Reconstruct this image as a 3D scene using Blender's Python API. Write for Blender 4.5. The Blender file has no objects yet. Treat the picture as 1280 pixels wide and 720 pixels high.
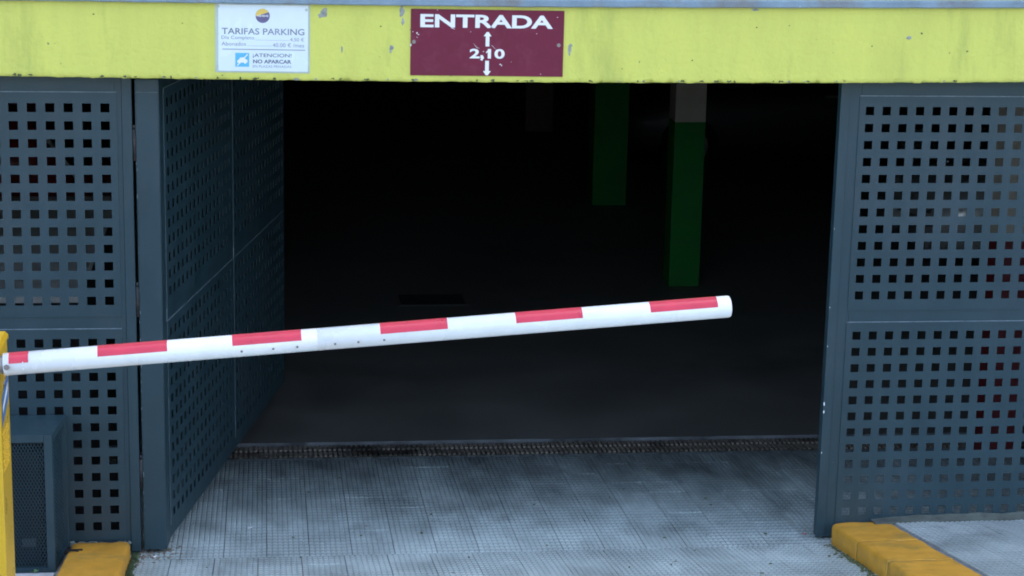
import bpy, bmesh, math, random
from mathutils import Vector, Matrix, noise
R = math.radians
scene = bpy.context.scene
COL = scene.collection
rng = random.Random(7)

# ------------------------------------------------------------------ camera
def make_camera():
    yaw, pitch, roll = 0.12339, 0.22632, 0.02129
    cy, sy, cp, sp = math.cos(yaw), math.sin(yaw), math.cos(pitch), math.sin(pitch)
    f = Vector((sy*cp, cy*cp, -sp)); r = Vector((cy, -sy, 0)); u = r.cross(f)
    c, s = math.cos(roll), math.sin(roll)
    r2 = c*r + s*u; u2 = -s*r + c*u
    cd = bpy.data.cameras.new('camera'); cam = bpy.data.objects.new('camera', cd); COL.objects.link(cam)
    m = Matrix((r2, u2, -f)).transposed().to_4x4(); m.translation = Vector((0.7063, -9.1231, 3.2404))
    cam.matrix_world = m
    cd.sensor_width = 36; cd.lens = 2541.36/1280*36
    cd.clip_start = .05; cd.clip_end = 500
    scene.camera = cam
make_camera()
scene.render.resolution_x, scene.render.resolution_y = 1024, 576

# ------------------------------------------------------------------ light
SUN_EL, SUN_AZ = 44, 25          # the sun stands behind the building: this facade is in open shade
w = bpy.data.worlds.new('World'); scene.world = w; w.use_nodes = True
nt = w.node_tree
bg = nt.nodes['Background']; sky = nt.nodes.new('ShaderNodeTexSky'); sky.sky_type = 'NISHITA'
sky.sun_disc = False; sky.sun_elevation = R(SUN_EL); sky.sun_rotation = R(SUN_AZ)
sky.air_density = 1.0; sky.dust_density = 7.0; sky.ozone_density = 0.3
nt.links.new(sky.outputs[0], bg.inputs[0]); bg.inputs[1].default_value = 0.15
sd = bpy.data.lights.new('sun', 'SUN'); sd.energy = 3.0; sd.angle = R(.5); sd.color = (1, .95, .86)
so = bpy.data.objects.new('sun', sd); COL.objects.link(so)
sdir = Vector((math.sin(R(SUN_AZ))*math.cos(R(SUN_EL)), math.cos(R(SUN_AZ))*math.cos(R(SUN_EL)), math.sin(R(SUN_EL))))
so.rotation_euler = sdir.to_track_quat('Z', 'Y').to_euler()
vs = scene.view_settings
vs.view_transform = 'Standard'; vs.look = 'None'; vs.gamma = 1; vs.exposure = 2.55
scene.cycles.filter_width = 1.9

# ------------------------------------------------------------------ materials
def node(nt, t, **kw):
    n = nt.nodes.new(t)
    for k, v in kw.items():
        setattr(n, k, v)
    return n
def mat(name, col, rough=.6, metal=0., var=.12, scale=6., stretch=(1, 1, 1), bump=0., bscale=60., stain=None, stain_amt=0., stain_scale=2., stain_lo=.52, stain_hi=.66,
        rand=0., spec=.5, coat=0., spots=None, spot_scale=30., spot_th=.7, emit=None, coords='Position'):
    m = bpy.data.materials.new(name); m.use_nodes = True; nt = m.node_tree
    b = nt.nodes['Principled BSDF']; L = nt.links.new
    b.inputs['Roughness'].default_value = rough; b.inputs['Metallic'].default_value = metal
    b.inputs['Specular IOR Level'].default_value = spec; b.inputs['Coat Weight'].default_value = coat
    b.inputs['Coat Roughness'].default_value = .08
    g = node(nt, 'ShaderNodeNewGeometry')
    mp = node(nt, 'ShaderNodeMapping'); mp.inputs['Scale'].default_value = stretch
    L(g.outputs['Position'], mp.inputs['Vector'])
    n1 = node(nt, 'ShaderNodeTexNoise'); n1.inputs['Scale'].default_value = scale; n1.inputs['Detail'].default_value = 8; n1.inputs['Roughness'].default_value = .62
    L(mp.outputs[0], n1.inputs['Vector'])
    mr = node(nt, 'ShaderNodeMapRange'); mr.inputs[1].default_value = .3; mr.inputs[2].default_value = .7
    mr.inputs[3].default_value = 1-var; mr.inputs[4].default_value = 1+var
    L(n1.outputs[0], mr.inputs[0])
    cur = node(nt, 'ShaderNodeVectorMath', operation='SCALE'); cur.inputs[0].default_value = col[:3]
    L(mr.outputs[0], cur.inputs['Scale']); out = cur.outputs[0]
    if rand:
        oi = node(nt, 'ShaderNodeObjectInfo'); m2 = node(nt, 'ShaderNodeMapRange'); m2.inputs[3].default_value = 1-rand; m2.inputs[4].default_value = 1+rand
        L(oi.outputs['Random'], m2.inputs[0]); v2 = node(nt, 'ShaderNodeVectorMath', operation='SCALE'); L(out, v2.inputs[0]); L(m2.outputs[0], v2.inputs['Scale']); out = v2.outputs[0]
    def blend(out, colr, sc, lo, hi, amt, st=(1, 1, 1), det=6):
        mpp = node(nt, 'ShaderNodeMapping'); mpp.inputs['Scale'].default_value = st; mpp.inputs['Location'].default_value = (3.1, 1.7, 5.3)
        L(g.outputs['Position'], mpp.inputs['Vector'])
        n = node(nt, 'ShaderNodeTexNoise'); n.inputs['Scale'].default_value = sc; n.inputs['Detail'].default_value = det; n.inputs['Roughness'].default_value = .65
        L(mpp.outputs[0], n.inputs['Vector'])
        r = node(nt, 'ShaderNodeMapRange'); r.inputs[1].default_value = lo; r.inputs[2].default_value = hi; r.inputs[3].default_value = 0; r.inputs[4].default_value = amt
        L(n.outputs[0], r.inputs[0])
        mx = node(nt, 'ShaderNodeMix', data_type='RGBA'); L(r.outputs[0], mx.inputs[0]); L(out, mx.inputs[6]); mx.inputs[7].default_value = (*colr, 1)
        return mx.outputs[2]
    if stain: out = blend(out, stain, stain_scale, stain_lo, stain_hi, stain_amt, stretch)
    if spots: out = blend(out, spots, spot_scale, spot_th, spot_th+.03, .9, (1, 1, 1), 3)
    L(out, b.inputs['Base Color'])
    rr = node(nt, 'ShaderNodeMapRange'); rr.inputs[1].default_value = .3; rr.inputs[2].default_value = .7; rr.inputs[3].default_value = max(.03, rough-.1); rr.inputs[4].default_value = min(1, rough+.1)
    L(n1.outputs[0], rr.inputs[0]); L(rr.outputs[0], b.inputs['Roughness'])
    if bump:
        n3 = node(nt, 'ShaderNodeTexNoise'); n3.inputs['Scale'].default_value = bscale; n3.inputs['Detail'].default_value = 6
        L(g.outputs['Position'], n3.inputs['Vector'])
        bp = node(nt, 'ShaderNodeBump'); bp.inputs['Strength'].default_value = bump; bp.inputs['Distance'].default_value = .01
        L(n3.outputs[0], bp.inputs['Height']); L(bp.outputs[0], b.inputs['Normal'])
    if emit:
        b.inputs['Emission Color'].default_value = (*emit, 1); b.inputs['Emission Strength'].default_value = 1
    return m
M = {}
M['lime'] = mat('lime_paint', (.675, .67, .130), .6, var=.07, scale=3, stretch=(2.2, 1, .5), bump=.35, bscale=45, stain=(.33, .38, .08), stain_amt=.5, stain_scale=2.2, stain_lo=.56, stain_hi=.75, spots=(.2, .24, .1), spot_scale=32, spot_th=.72)
M['chip'] = mat('bare_concrete_chip', (.36, .37, .33), .85, var=.3, scale=40, bump=.6, bscale=90)
M['mould'] = mat('dark_grime', (.10, .12, .05), .9, var=.4, scale=60, bump=.6)
M['ledge'] = mat('ledge_grey_paint', (.22, .30, .36), .6, var=.2, scale=7, stain=(.2, .16, .12), stain_amt=.6, stain_scale=4, bump=.3, spots=(.7, .72, .72), spot_scale=25, spot_th=.73)
M['gate'] = mat('blue_grey_gate_paint', (.0215, .0505, .063), .42, var=.10, scale=5, stretch=(1, 1, .6), bump=.06, bscale=30, stain=(.038, .062, .074), stain_amt=.6, stain_scale=2.5, spots=(.20, .25, .28), spot_scale=55, spot_th=.785)
M['gate_edge'] = mat('worn_skylit_gate_edge', (.16, .21, .24), .5, var=.4, scale=20)  # pale for weld marks and chips, and for sky caught on sheet edges
M['hinge'] = mat('rusty_hinge', (.03, .03, .03), .6, .2, var=.4, scale=30, stain=(.12, .06, .04), stain_amt=.6, stain_scale=20)
M['tile_base'] = mat('tile_joint_mortar', (.17, .19, .20), .9, var=.3, scale=12, bump=.4)
M['asphalt'] = mat('smooth_garage_floor', (.118, .115, .104), .6, var=.25, scale=1.6, bump=.08, bscale=25, stain=(.075, .07, .06), stain_amt=.7, stain_scale=.9)
M['plaster'] = mat('grey_plaster', (.42, .43, .41), .85, var=.12, scale=2, bump=.3)
M['dark_wall'] = mat('dark_garage_wall', (.24, .23, .21), .85, var=.2, scale=1.5, bump=.2)
M['pillar_top'] = mat('pillar_beige_grey', (.34, .30, .24), .7, var=.1, scale=4, bump=.15)
M['pillar_green'] = mat('pillar_green_paint', (.008, .135, .022), .6, spec=.15, var=.15, scale=4, bump=.15, spots=(.4, .42, .4), spot_scale=30, spot_th=.76)
M['pillar_red'] = mat('pillar_red_paint', (.085, .005, .008), .5, var=.15, scale=4, bump=.15)
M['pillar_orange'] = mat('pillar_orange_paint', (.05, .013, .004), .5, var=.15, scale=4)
M['arm'] = mat('arm_white_enamel', (.90, .90, .88), .28, var=.02, scale=5, stain=(.74, .74, .70), stain_amt=.3, stain_scale=9, spots=(.35, .33, .3), spot_scale=34, spot_th=.79, coat=.2)
M['tape'] = mat('red_reflective_tape', (.66, .035, .07), .35, var=.08, scale=12, coat=.2)
M['yellow'] = mat('yellow_cabinet_enamel', (.74, .44, .02), .35, var=.07, scale=6, coat=.2, spots=(.35, .25, .08), spot_scale=40, spot_th=.75)
M['kerb'] = mat('ochre_kerb_paint', (.64, .315, .030), .62, var=.16, scale=9, bump=.35, bscale=40, stain=(.34, .21, .04), stain_amt=.6, stain_scale=5, spots=(.2, .19, .15), spot_scale=28, spot_th=.72)
M['maroon'] = mat('maroon_sign_face', (.175, .020, .045), .5, spec=.25, var=.08, scale=10, stain=(.22, .04, .07), stain_amt=.5, stain_scale=14, spots=(.5, .42, .42), spot_scale=70, spot_th=.79)
M['white'] = mat('white_print', (.88, .88, .86), .5, var=.03)
M['paper'] = mat('laminated_white_paper', (.76, .85, .86), .22, var=.03, scale=6, coat=.6)
M['sleeve'] = mat('plastic_sleeve_rim', (.48, .55, .48), .25, var=.1, coat=.5)
M['ink'] = mat('slate_ink', (.10, .13, .20), .6, var=.1)
M['ink_soft'] = mat('pale_slate_ink', (.22, .25, .32), .6, var=.2, scale=25)  # lighter slate ink for the smaller print
M['cyan'] = mat('cyan_print', (.12, .50, .72), .5, var=.05)
M['logo_dark'] = mat('logo_plum', (.15, .13, .25), .5, var=.2, scale=30)
M['logo_yellow'] = mat('logo_yellow', (.85, .60, .12), .5, var=.05)
M['screw'] = mat('dull_screw', (.30, .27, .25), .45, .6, var=.2, scale=40)
M['grate'] = mat('rusty_grate', (.23, .195, .155), .6, .1, var=.3, scale=9, stain=(.035, .028, .02), stain_amt=1., stain_scale=2.6)
M['steel_edge'] = mat('worn_steel_edge', (.16, .17, .18), .5, .3, var=.4, scale=5, stain=(.04, .04, .04), stain_amt=.8, stain_scale=3)
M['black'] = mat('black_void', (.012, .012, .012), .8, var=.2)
M['leaf'] = mat('weed_leaf', (.07, .17, .05), .5, var=.2, scale=40)
M['moss'] = mat('moss', (.035, .06, .022), .9, var=.4, scale=60)
M['litter'] = mat('dry_litter', (.20, .17, .13), .8, var=.4, scale=50)
M['pink'] = mat('pink_wrapper', (.55, .22, .22), .5, var=.2)
M['sticker'] = mat('blue_sticker', (.08, .20, .45), .4, var=.2, scale=30)
M['street'] = mat('street_asphalt', (.16, .165, .17), .85, var=.2, scale=2, bump=.4)
M['car_red'] = mat('car_dark_red', (.20, .008, .010), .5, .0, var=.05, coat=.3)
M['car_silver'] = mat('car_silver', (.45, .45, .43), .3, .4, var=.05, coat=.6)
M['car_dark'] = mat('car_black', (.012, .013, .015), .5, .0, var=.1, coat=.05)
M['car_glass'] = mat('car_glass', (.03, .035, .04), .08, var=.05)
M['rubber'] = mat('tyre_rubber', (.008, .008, .008), .9, var=.2, spec=.1)
M['bumper'] = mat('grey_bumper', (.14, .14, .14), .5, var=.1)
M['lamp_red'] = mat('tail_lamp_red', (.5, .02, .02), .2, var=.05, coat=.5)
M['lamp_clear'] = mat('lamp_clear', (.12, .12, .12), .25, .0, var=.05, coat=.5)

def tile_material(name, col, cross=True, amt=1.0):
    """worn ribbed concrete paving; ribs are geometry, the shallower cross grooves are relief"""
    m = mat(name, col, .5, var=.26, scale=3.4, stretch=(1, .55, 1), rand=.07, stain=(.055, .06, .062), stain_amt=.45, stain_scale=2.6, stain_lo=.53, stain_hi=.72, spots=(.03, .03, .028), spot_scale=14, spot_th=.745)
    nt = m.node_tree; L = nt.links.new; b = nt.nodes['Principled BSDF']
    g = node(nt, 'ShaderNodeNewGeometry')
    nz = node(nt, 'ShaderNodeTexNoise'); nz.inputs['Scale'].default_value = 130; nz.inputs['Detail'].default_value = 4; L(g.outputs['Position'], nz.inputs['Vector'])
    bp = node(nt, 'ShaderNodeBump'); bp.inputs['Strength'].default_value = .5; bp.inputs['Distance'].default_value = .004
    L(nz.outputs[0], bp.inputs['Height'])
    # tile colour darkens from the threshold towards the drain, in patches
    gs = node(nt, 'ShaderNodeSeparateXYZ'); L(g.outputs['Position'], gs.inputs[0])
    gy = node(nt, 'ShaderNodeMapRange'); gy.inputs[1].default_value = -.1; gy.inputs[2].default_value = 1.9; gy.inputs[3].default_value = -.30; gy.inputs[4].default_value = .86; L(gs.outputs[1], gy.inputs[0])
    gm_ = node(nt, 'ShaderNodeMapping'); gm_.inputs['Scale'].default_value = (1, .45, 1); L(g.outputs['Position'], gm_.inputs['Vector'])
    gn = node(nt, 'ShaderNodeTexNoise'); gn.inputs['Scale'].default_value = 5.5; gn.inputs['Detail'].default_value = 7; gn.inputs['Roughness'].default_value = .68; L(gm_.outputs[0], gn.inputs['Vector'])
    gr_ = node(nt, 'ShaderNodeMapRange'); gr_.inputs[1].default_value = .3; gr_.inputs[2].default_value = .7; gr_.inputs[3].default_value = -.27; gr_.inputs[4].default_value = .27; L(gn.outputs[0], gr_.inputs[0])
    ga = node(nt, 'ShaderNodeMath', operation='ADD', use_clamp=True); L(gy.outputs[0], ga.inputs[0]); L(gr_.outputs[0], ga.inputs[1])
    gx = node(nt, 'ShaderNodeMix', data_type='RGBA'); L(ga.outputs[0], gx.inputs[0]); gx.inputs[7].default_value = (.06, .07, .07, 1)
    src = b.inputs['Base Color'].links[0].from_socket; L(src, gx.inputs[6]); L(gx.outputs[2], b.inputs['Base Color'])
    if cross:
        sx = node(nt, 'ShaderNodeSeparateXYZ'); L(g.outputs['Position'], sx.inputs[0])
        mu = node(nt, 'ShaderNodeMath', operation='MULTIPLY'); mu.inputs[1].default_value = 2*math.pi/.05; L(sx.outputs[1], mu.inputs[0])
        sn = node(nt, 'ShaderNodeMath', operation='SINE'); L(mu.outputs[0], sn.inputs[0])
        mr = node(nt, 'ShaderNodeMapRange'); mr.inputs[1].default_value = -.93; mr.inputs[2].default_value = -.62; L(sn.outputs[0], mr.inputs[0])
        wn = node(nt, 'ShaderNodeTexNoise'); wn.inputs['Scale'].default_value = 1.7; wn.inputs['Detail'].default_value = 3; L(g.outputs['Position'], wn.inputs['Vector'])
        wr = node(nt, 'ShaderNodeMapRange'); wr.inputs[1].default_value = .4; wr.inputs[2].default_value = .62; wr.inputs[3].default_value = .15*amt; wr.inputs[4].default_value = .68*amt; L(wn.outputs[0], wr.inputs[0])
        b2 = node(nt, 'ShaderNodeBump'); b2.inputs['Distance'].default_value = .008; L(wr.outputs[0], b2.inputs['Strength']); L(mr.outputs[0], b2.inputs['Height']); L(bp.outputs[0], b2.inputs['Normal'])
        L(b2.outputs[0], b.inputs['Normal'])
        inv = node(nt, 'ShaderNodeMath', operation='SUBTRACT'); inv.inputs[0].default_value = 1; L(mr.outputs[0], inv.inputs[1])
        gd = node(nt, 'ShaderNodeMath', operation='MULTIPLY'); L(inv.outputs[0], gd.inputs[0]); L(wr.outputs[0], gd.inputs[1])
        cx = node(nt, 'ShaderNodeMix', data_type='RGBA'); L(gd.outputs[0], cx.inputs[0]); cx.inputs[7].default_value = (.05, .065, .07, 1)
        src = b.inputs['Base Color'].links[0].from_socket; L(src, cx.inputs[6]); L(cx.outputs[2], b.inputs['Base Color'])
    else:
        L(bp.outputs[0], b.inputs['Normal'])
    return m
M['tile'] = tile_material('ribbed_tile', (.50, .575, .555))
M['tile_pave'] = tile_material('ribbed_pavement_tile', (.42, .475, .465), amt=.6)

# ------------------------------------------------------------------ helpers
def link(name, me, m, parent=None):
    o = bpy.data.objects.new(name, me); COL.objects.link(o)
    if m is not None and not me.materials: me.materials.append(m)
    if parent: o.parent = parent
    return o
def thing(name, label, cat, loc=(0, 0, 0), rz=0, group=None):
    o = bpy.data.objects.new(name, None); COL.objects.link(o); o.location = loc; o.rotation_euler = (0, 0, rz)
    o.empty_display_size = .1
    o['label'] = label; o['category'] = cat
    if group: o['group'] = group
    return o
def struct(o, label=None):
    o['kind'] = 'structure'
    if label: o['label'] = label
    return o
def bm_obj(name, bm, m, parent=None, smooth=False):
    bmesh.ops.recalc_face_normals(bm, faces=bm.faces)
    me = bpy.data.meshes.new(name); bm.to_mesh(me); bm.free()
    if smooth:
        for p in me.polygons: p.use_smooth = True
    return link(name, me, m, parent)
def add_box(bm, x0, x1, y0, y1, z0, z1, bev=0., mtx=None):
    r = bmesh.ops.create_cube(bm, size=1)
    vs = r['verts']
    for v in vs:
        v.co = Vector(((x0+x1)/2+v.co.x*(x1-x0), (y0+y1)/2+v.co.y*(y1-y0), (z0+z1)/2+v.co.z*(z1-z0)))
    if bev:
        es = list({e for v in vs for e in v.link_edges})
        rr = bmesh.ops.bevel(bm, geom=es, offset=bev, segments=2, affect='EDGES', profile=.6)
        vs = list({v for f in rr['faces'] for v in f.verts} | {v for v in vs if v.is_valid})
    if mtx is not None:
        for v in vs: v.co = mtx @ v.co
    return vs
def box(name, x0, x1, y0, y1, z0, z1, m, parent=None, bev=0.):
    bm = bmesh.new(); add_box(bm, x0, x1, y0, y1, z0, z1, bev); return bm_obj(name, bm, m, parent)
def prism(name, pts, y0, y1, m, parent=None):
    """outline pts (x,z) extruded from y0 to y1"""
    bm = bmesh.new()
    a = [bm.verts.new((x, y0, z)) for x, z in pts]; b = [bm.verts.new((x, y1, z)) for x, z in pts]
    bm.faces.new(a); bm.faces.new(b[::-1]); n = len(pts)
    for i in range(n): bm.faces.new((a[i], a[(i+1) % n], b[(i+1) % n], b[i]))
    return bm_obj(name, bm, m, parent)
def cyl(name, p, q, r, m, parent=None, seg=24, r2=None, smooth=True):
    p, q = Vector(p), Vector(q); d = q-p
    bm = bmesh.new()
    bmesh.ops.create_cone(bm, cap_ends=True, segments=seg, radius1=r, radius2=r if r2 is None else r2, depth=d.length)
    mt = Matrix.Translation((p+q)/2) @ d.to_track_quat('Z', 'Y').to_matrix().to_4x4()
    bmesh.ops.transform(bm, matrix=mt, verts=bm.verts)
    o = bm_obj(name, bm, m, parent)
    if smooth:
        for f in o.data.polygons: f.use_smooth = len(f.vertices) == 4
    return o
def text(name, s, x0, x1, z0, z1, y, m, parent, bold=0., d=.0006):
    cu = bpy.data.curves.new('txt', 'FONT'); cu.body = s; cu.size = 1; cu.offset = bold; cu.extrude = .01; cu.resolution_u = 5
    to = bpy.data.objects.new('txt', cu); COL.objects.link(to)
    dg = bpy.context.evaluated_depsgraph_get(); me = bpy.data.meshes.new_from_object(to.evaluated_get(dg)); me.name = name
    bpy.data.objects.remove(to); bpy.data.curves.remove(cu)
    xs = [v.co.x for v in me.vertices]; ys = [v.co.y for v in me.vertices]
    ax, bx, ay, by = min(xs), max(xs), min(ys), max(ys)
    for v in me.vertices:
        X = x0+(v.co.x-ax)/(bx-ax)*(x1-x0); Z = z0+(v.co.y-ay)/(by-ay)*(z1-z0)
        v.co = (X, y-d if v.co.z > 0 else y, Z)
    me.materials.clear()
    return link(name, me, m, parent)

# ------------------------------------------------------------------ ground
S_IN, S_OUT, ZG = .06, .17, -.14           # the threshold lies at Y=-0.1; the ground drops inwards and climbs outwards
YB = -.1; ZB = ZG - S_IN*YB
def zr(y): return ZG - S_IN*y if y >= YB else ZB + S_OUT*(YB-y)
DR0, DR1 = 1.765, 2.075                    # the drain
ZI = zr(DR1)                               # garage floor level
def sloped(name, x0, x1, y0, y1, fz, th, m, dz=0., ny=1):
    bm = bmesh.new()
    ys = [y0+(y1-y0)*i/ny for i in range(ny+1)]
    rows = [[bm.verts.new((x, y, fz(y)+dz)) for x in (x0, x1)] for y in ys]
    low = [[bm.verts.new((x, y, fz(y)+dz-th)) for x in (x0, x1)] for y in ys]
    for i in range(ny):
        bm.faces.new((rows[i][0], rows[i][1], rows[i+1][1], rows[i+1][0])); bm.faces.new((low[i][0], low[i+1][0], low[i+1][1], low[i][1]))
        for k in (0, 1): bm.faces.new((rows[i][k], rows[i+1][k], low[i+1][k], low[i][k]))
    bm.faces.new((rows[0][0], rows[0][1], low[0][1], low[0][0])); bm.faces.new((rows[-1][0], rows[-1][1], low[-1][1], low[-1][0]))
    return bm_obj(name, bm, m)
TT = .014   # tile thickness above its bedding
ramp_in = struct(sloped('garage_entrance_slab', -3.0, 8.0, YB, DR0, zr, .3, M['tile_base'], dz=-.0072))
ramp_in['label'] = 'worn grey ribbed concrete tile slab between gates and drain'
ramp_out = struct(sloped('approach_ramp', .06, 3.42, -7.6, YB, zr, .3, M['tile_base'], dz=-.0072))

def ribbed_tile(T=.2, n=8, joint=.0009, seed=0):
    rg = random.Random(seed); p = T/n; pts = []
    h = .0055
    x = joint
    pts.append((joint, 0)); 
    for i in range(n):
        a = i*p + (.0044 if i else .0013); b = (i+1)*p - (.0044 if i < n-1 else .0013)
        e = rg.uniform(-.0006, .0004)
        if i: pts.append((i*p, TT-h))
        pts.append((a+.0012, TT+e)); pts.append((b-.0012, TT+e))
    pts.append((T-joint, 0))
    bm = bmesh.new()
    a = [bm.verts.new((x, joint, z)) for x, z in pts]; b = [bm.verts.new((x, T-joint, z)) for x, z in pts]
    for i in range(len(pts)-1): bm.faces.new((a[i], a[i+1], b[i+1], b[i]))
    bm.faces.new(a); bm.faces.new(b[::-1])
    bmesh.ops.recalc_face_normals(bm, faces=bm.faces)
    me = bpy.data.meshes.new('paving_tile'); bm.to_mesh(me); bm.free(); return me
TILES = [ribbed_tile(seed=s) for s in range(4)]
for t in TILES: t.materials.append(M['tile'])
TP = [ribbed_tile(seed=s+9) for s in range(3)]
for t in TP: t.materials.append(M['tile_pave'])
def lay(parent, x0, nx, y0, ny, slope_dir, meshes, zf, T=.2):
    ang = math.atan(slope_dir); st = T*math.cos(ang)
    for j in range(ny):
        for i in range(nx):
            o = bpy.data.objects.new('paving_tile', meshes[rng.randrange(len(meshes))]); COL.objects.link(o); o.parent = parent
            y = y0+j*st
            o.location = (x0+i*T, y, zf(y)-TT+rng.uniform(-.0008, .0008))
            o.rotation_euler = (-ang+rng.uniform(-.006, .006), rng.uniform(-.003, .003), rng.uniform(-.003, .003))
# inside the gate, then outside it; rows that no one can tell apart beyond are joined
stp = .2*math.cos(math.atan(S_IN)); n_in = 9
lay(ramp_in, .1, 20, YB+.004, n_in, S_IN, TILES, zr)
sto = .2*math.cos(math.atan(S_OUT))
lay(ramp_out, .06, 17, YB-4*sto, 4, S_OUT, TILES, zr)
def joined_tiles(name, parent, x0, nx, y0, ny, slope, zf, mesh, m):
    ang = math.atan(slope); st = .2*math.cos(ang); V = []; F = []
    for j in range(ny):
        for i in range(nx):
            y = y0+j*st; mt = Matrix.Translation((x0+i*.2, y, zf(y)-TT)) @ Matrix.Rotation(-ang, 4, 'X'); o = len(V)
            V += [mt @ v.co for v in mesh.vertices]; F += [[o+k for k in p.vertices] for p in mesh.polygons]
    me = bpy.data.meshes.new(name); me.from_pydata(V, [], F)
    ob = link(name, me, m, parent); ob['kind'] = 'stuff'; return ob
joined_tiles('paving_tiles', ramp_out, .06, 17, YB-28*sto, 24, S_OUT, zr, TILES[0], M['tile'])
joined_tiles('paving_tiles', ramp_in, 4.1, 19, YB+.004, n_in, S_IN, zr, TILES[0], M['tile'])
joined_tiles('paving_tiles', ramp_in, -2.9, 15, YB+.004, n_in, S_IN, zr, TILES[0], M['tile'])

floor = struct(box('garage_floor', -8, 12, DR1+.02, 22, ZI-.3, ZI, M['asphalt']))
# a square patch and cracks read on the floor; the patch is a thin inset plate
patch = thing('floor_cover_plate', 'dark rectangular cover plate let into the garage floor', 'cover plate', (1.93, 5.6, ZI))
box('plate', -.24, .24, -.16, .16, .001, .006, M['black'], patch)
box('plate_rim', -.27, .27, -.19, .19, .0005, .002, M['asphalt'], patch)

# street level above the ramp, and the ground to the horizon
ZT = zr(-7.6)
struct(box('street', -120, 120, -160, -7.6, ZT-.4, ZT, M['street']))

# right pavement
ZPR = -.05
def zpr(y): return ZPR + S_OUT*(0-y)
pv = struct(sloped('right_pavement', 3.70, 14, -7.6, -.0, zpr, .35, M['tile_base'], dz=-.0072))
sto2 = .2*math.cos(math.atan(S_OUT))
def lay2(parent, x0, nx, ytop, ny, zf, meshes):
    ang = math.atan(S_OUT)
    for j in range(ny):
        for i in range(nx):
            o = bpy.data.objects.new('paving_tile', meshes[rng.randrange(len(meshes))]); COL.objects.link(o); o.parent = parent
            y = ytop-(j+1)*sto2
            o.location = (x0+i*.2, y, zf(y)-TT+rng.uniform(-.001, .001)); o.rotation_euler = (-ang, rng.uniform(-.003, .003), 0)
lay2(pv, 3.72, 5, -.055, 5, zpr, TP)
joined_tiles('paving_tiles', pv, 4.72, 30, -.055-5*sto2, 5, S_OUT, zpr, TP[0], M['tile_pave'])
joined_tiles('paving_tiles', pv, 3.72, 35, -.055-33*sto2, 28, S_OUT, zpr, TP[0], M['tile_pave'])
# mortar fillet where pavement meets the right gate
bm = bmesh.new(); N = 60
prev = None
for i in range(N+1):
    x = 3.62+i*(6.0-3.62)/N; k = .008*noise.noise(Vector((x*9, 0, 1)))-max(0, .018*(1-(x-3.62)/.3))
    ring = [bm.verts.new((x, -.008, -.06)), bm.verts.new((x, -.008, -.022+k)), bm.verts.new((x, -.03, -.03+k*.6)), bm.verts.new((x, -.075+k, -.034)), bm.verts.new((x, -.078+k, -.07))]
    if prev:
        for q in range(4): bm.faces.new((prev[q], prev[q+1], ring[q+1], ring[q]))
    prev = ring
mf = bm_obj('mortar_fillet', bm, mat('mortar', (.085, .10, .085), .9, var=.4, scale=10, bump=.6), pv)

# left pavement
ZPL = -.095
pl = struct(box('left_pavement', -14, -.20, -.62, -.0, ZPL-.3, ZPL, mat('left_slab_concrete', (.24, .25, .25), .85, var=.25, scale=7, bump=.5)))
def zpl(y): return ZPL + .17*(-.62-y)
struct(sloped('left_pavement_slope', -14, -.20, -7.6, -.62, zpl, .35, mat('pale_pavement_concrete', (.36, .37, .37), .85, var=.25, scale=7, bump=.5)))
box('pale_slab_edge', -1.2, -.245, -.62, -.375, ZPL, ZPL+.012, mat('pale_mortar', (.5, .52, .53), .85, var=.2, scale=15, bump=.5), pl)

# ------------------------------------------------------------------ kerbs
def kerb_stone(parent, xl, xr, y0, y1, zf, drop, rnd_end=0., seed=0, skew=0.):
    """a painted kerb stone with softened, slightly lumpy edges; y1 is the end nearer the building"""
    bm = bmesh.new(); n = 22; prev = None; b = .016
    for i in range(n+1):
        t = i/n; y = y0+(y1-y0)*t
        e = 0
        if rnd_end: 
            s = max(0, (y-(y1-rnd_end))/rnd_end); e = (1-math.sqrt(max(0, 1-s*s)))*rnd_end*.5
        end = .0012 if i in (0, n) else 0
        if rnd_end: e2 = (1-math.sqrt(max(0, 1-max(0, (y-(y1-rnd_end))/rnd_end)**2)))*rnd_end*.42
        else: e2 = 0
        def j(a): return .0045*noise.noise(Vector((a*7+seed, y*9, seed*3.3)))
        zt = zf(y)-end
        xl2 = xl+skew*(y1-y)+e2; e *= .3
        ring = [(xl2+j(1)+end, zf(y)-drop), (xl2+j(1)+end, zt-b+j(2)), (xl2+b*.3+j(1)+end, zt-b*.3+j(2)), (xl2+b+end, zt+j(3))]
        for k in range(1, 6):
            ring.append((xl2+b+(xr-xl2-2*b)*k/6, zt+j(3+k*.3)*1.3))
        ring += [(xr-b-e-end, zt+j(6)), (xr-b*.3-e+j(7)-end, zt-b*.3+j(6)), (xr-e+j(7)-end, zt-b+j(6)), (xr-e+j(7)-end, zf(y)-drop)]
        vs = [bm.verts.new((x, y, z)) for x, z in ring]
        if prev:
            for q in range(len(vs)-1): bm.faces.new((prev[q], prev[q+1], vs[q+1], vs[q]))
            bm.faces.new((prev[-1], prev[0], vs[0], vs[-1]))
        else: bm.faces.new(vs)
        prev = vs
    bm.faces.new(prev[::-1])
    return bm_obj('kerb_stone', bm, M['kerb'], parent, smooth=True)
kr = thing('kerb', 'ochre yellow painted kerb of several stones beside the right gate', 'kerb', (0, 0, 0))
def zk1(y): return -.056 + S_OUT*(0-y)
edges = [-.012, -.50, -.96, -1.42, -1.88, -2.34, -2.8]
for i in range(6):
    kerb_stone(kr, 3.405, 3.715, edges[i+1]+.0006, edges[i]-.0006, zk1, .19, seed=i+1, rnd_end=.11 if i == 0 else 0)
kl = thing('kerb', 'short yellow painted kerb with gouged corner between meshed cage and left gate', 'kerb', (0, 0, 0))
def zk2(y): return -.072 + S_OUT*(0-y)
kerb_stone(kl, -.195, .072, -.92, -.035, zk2, .16, seed=20, rnd_end=.05)
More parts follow.
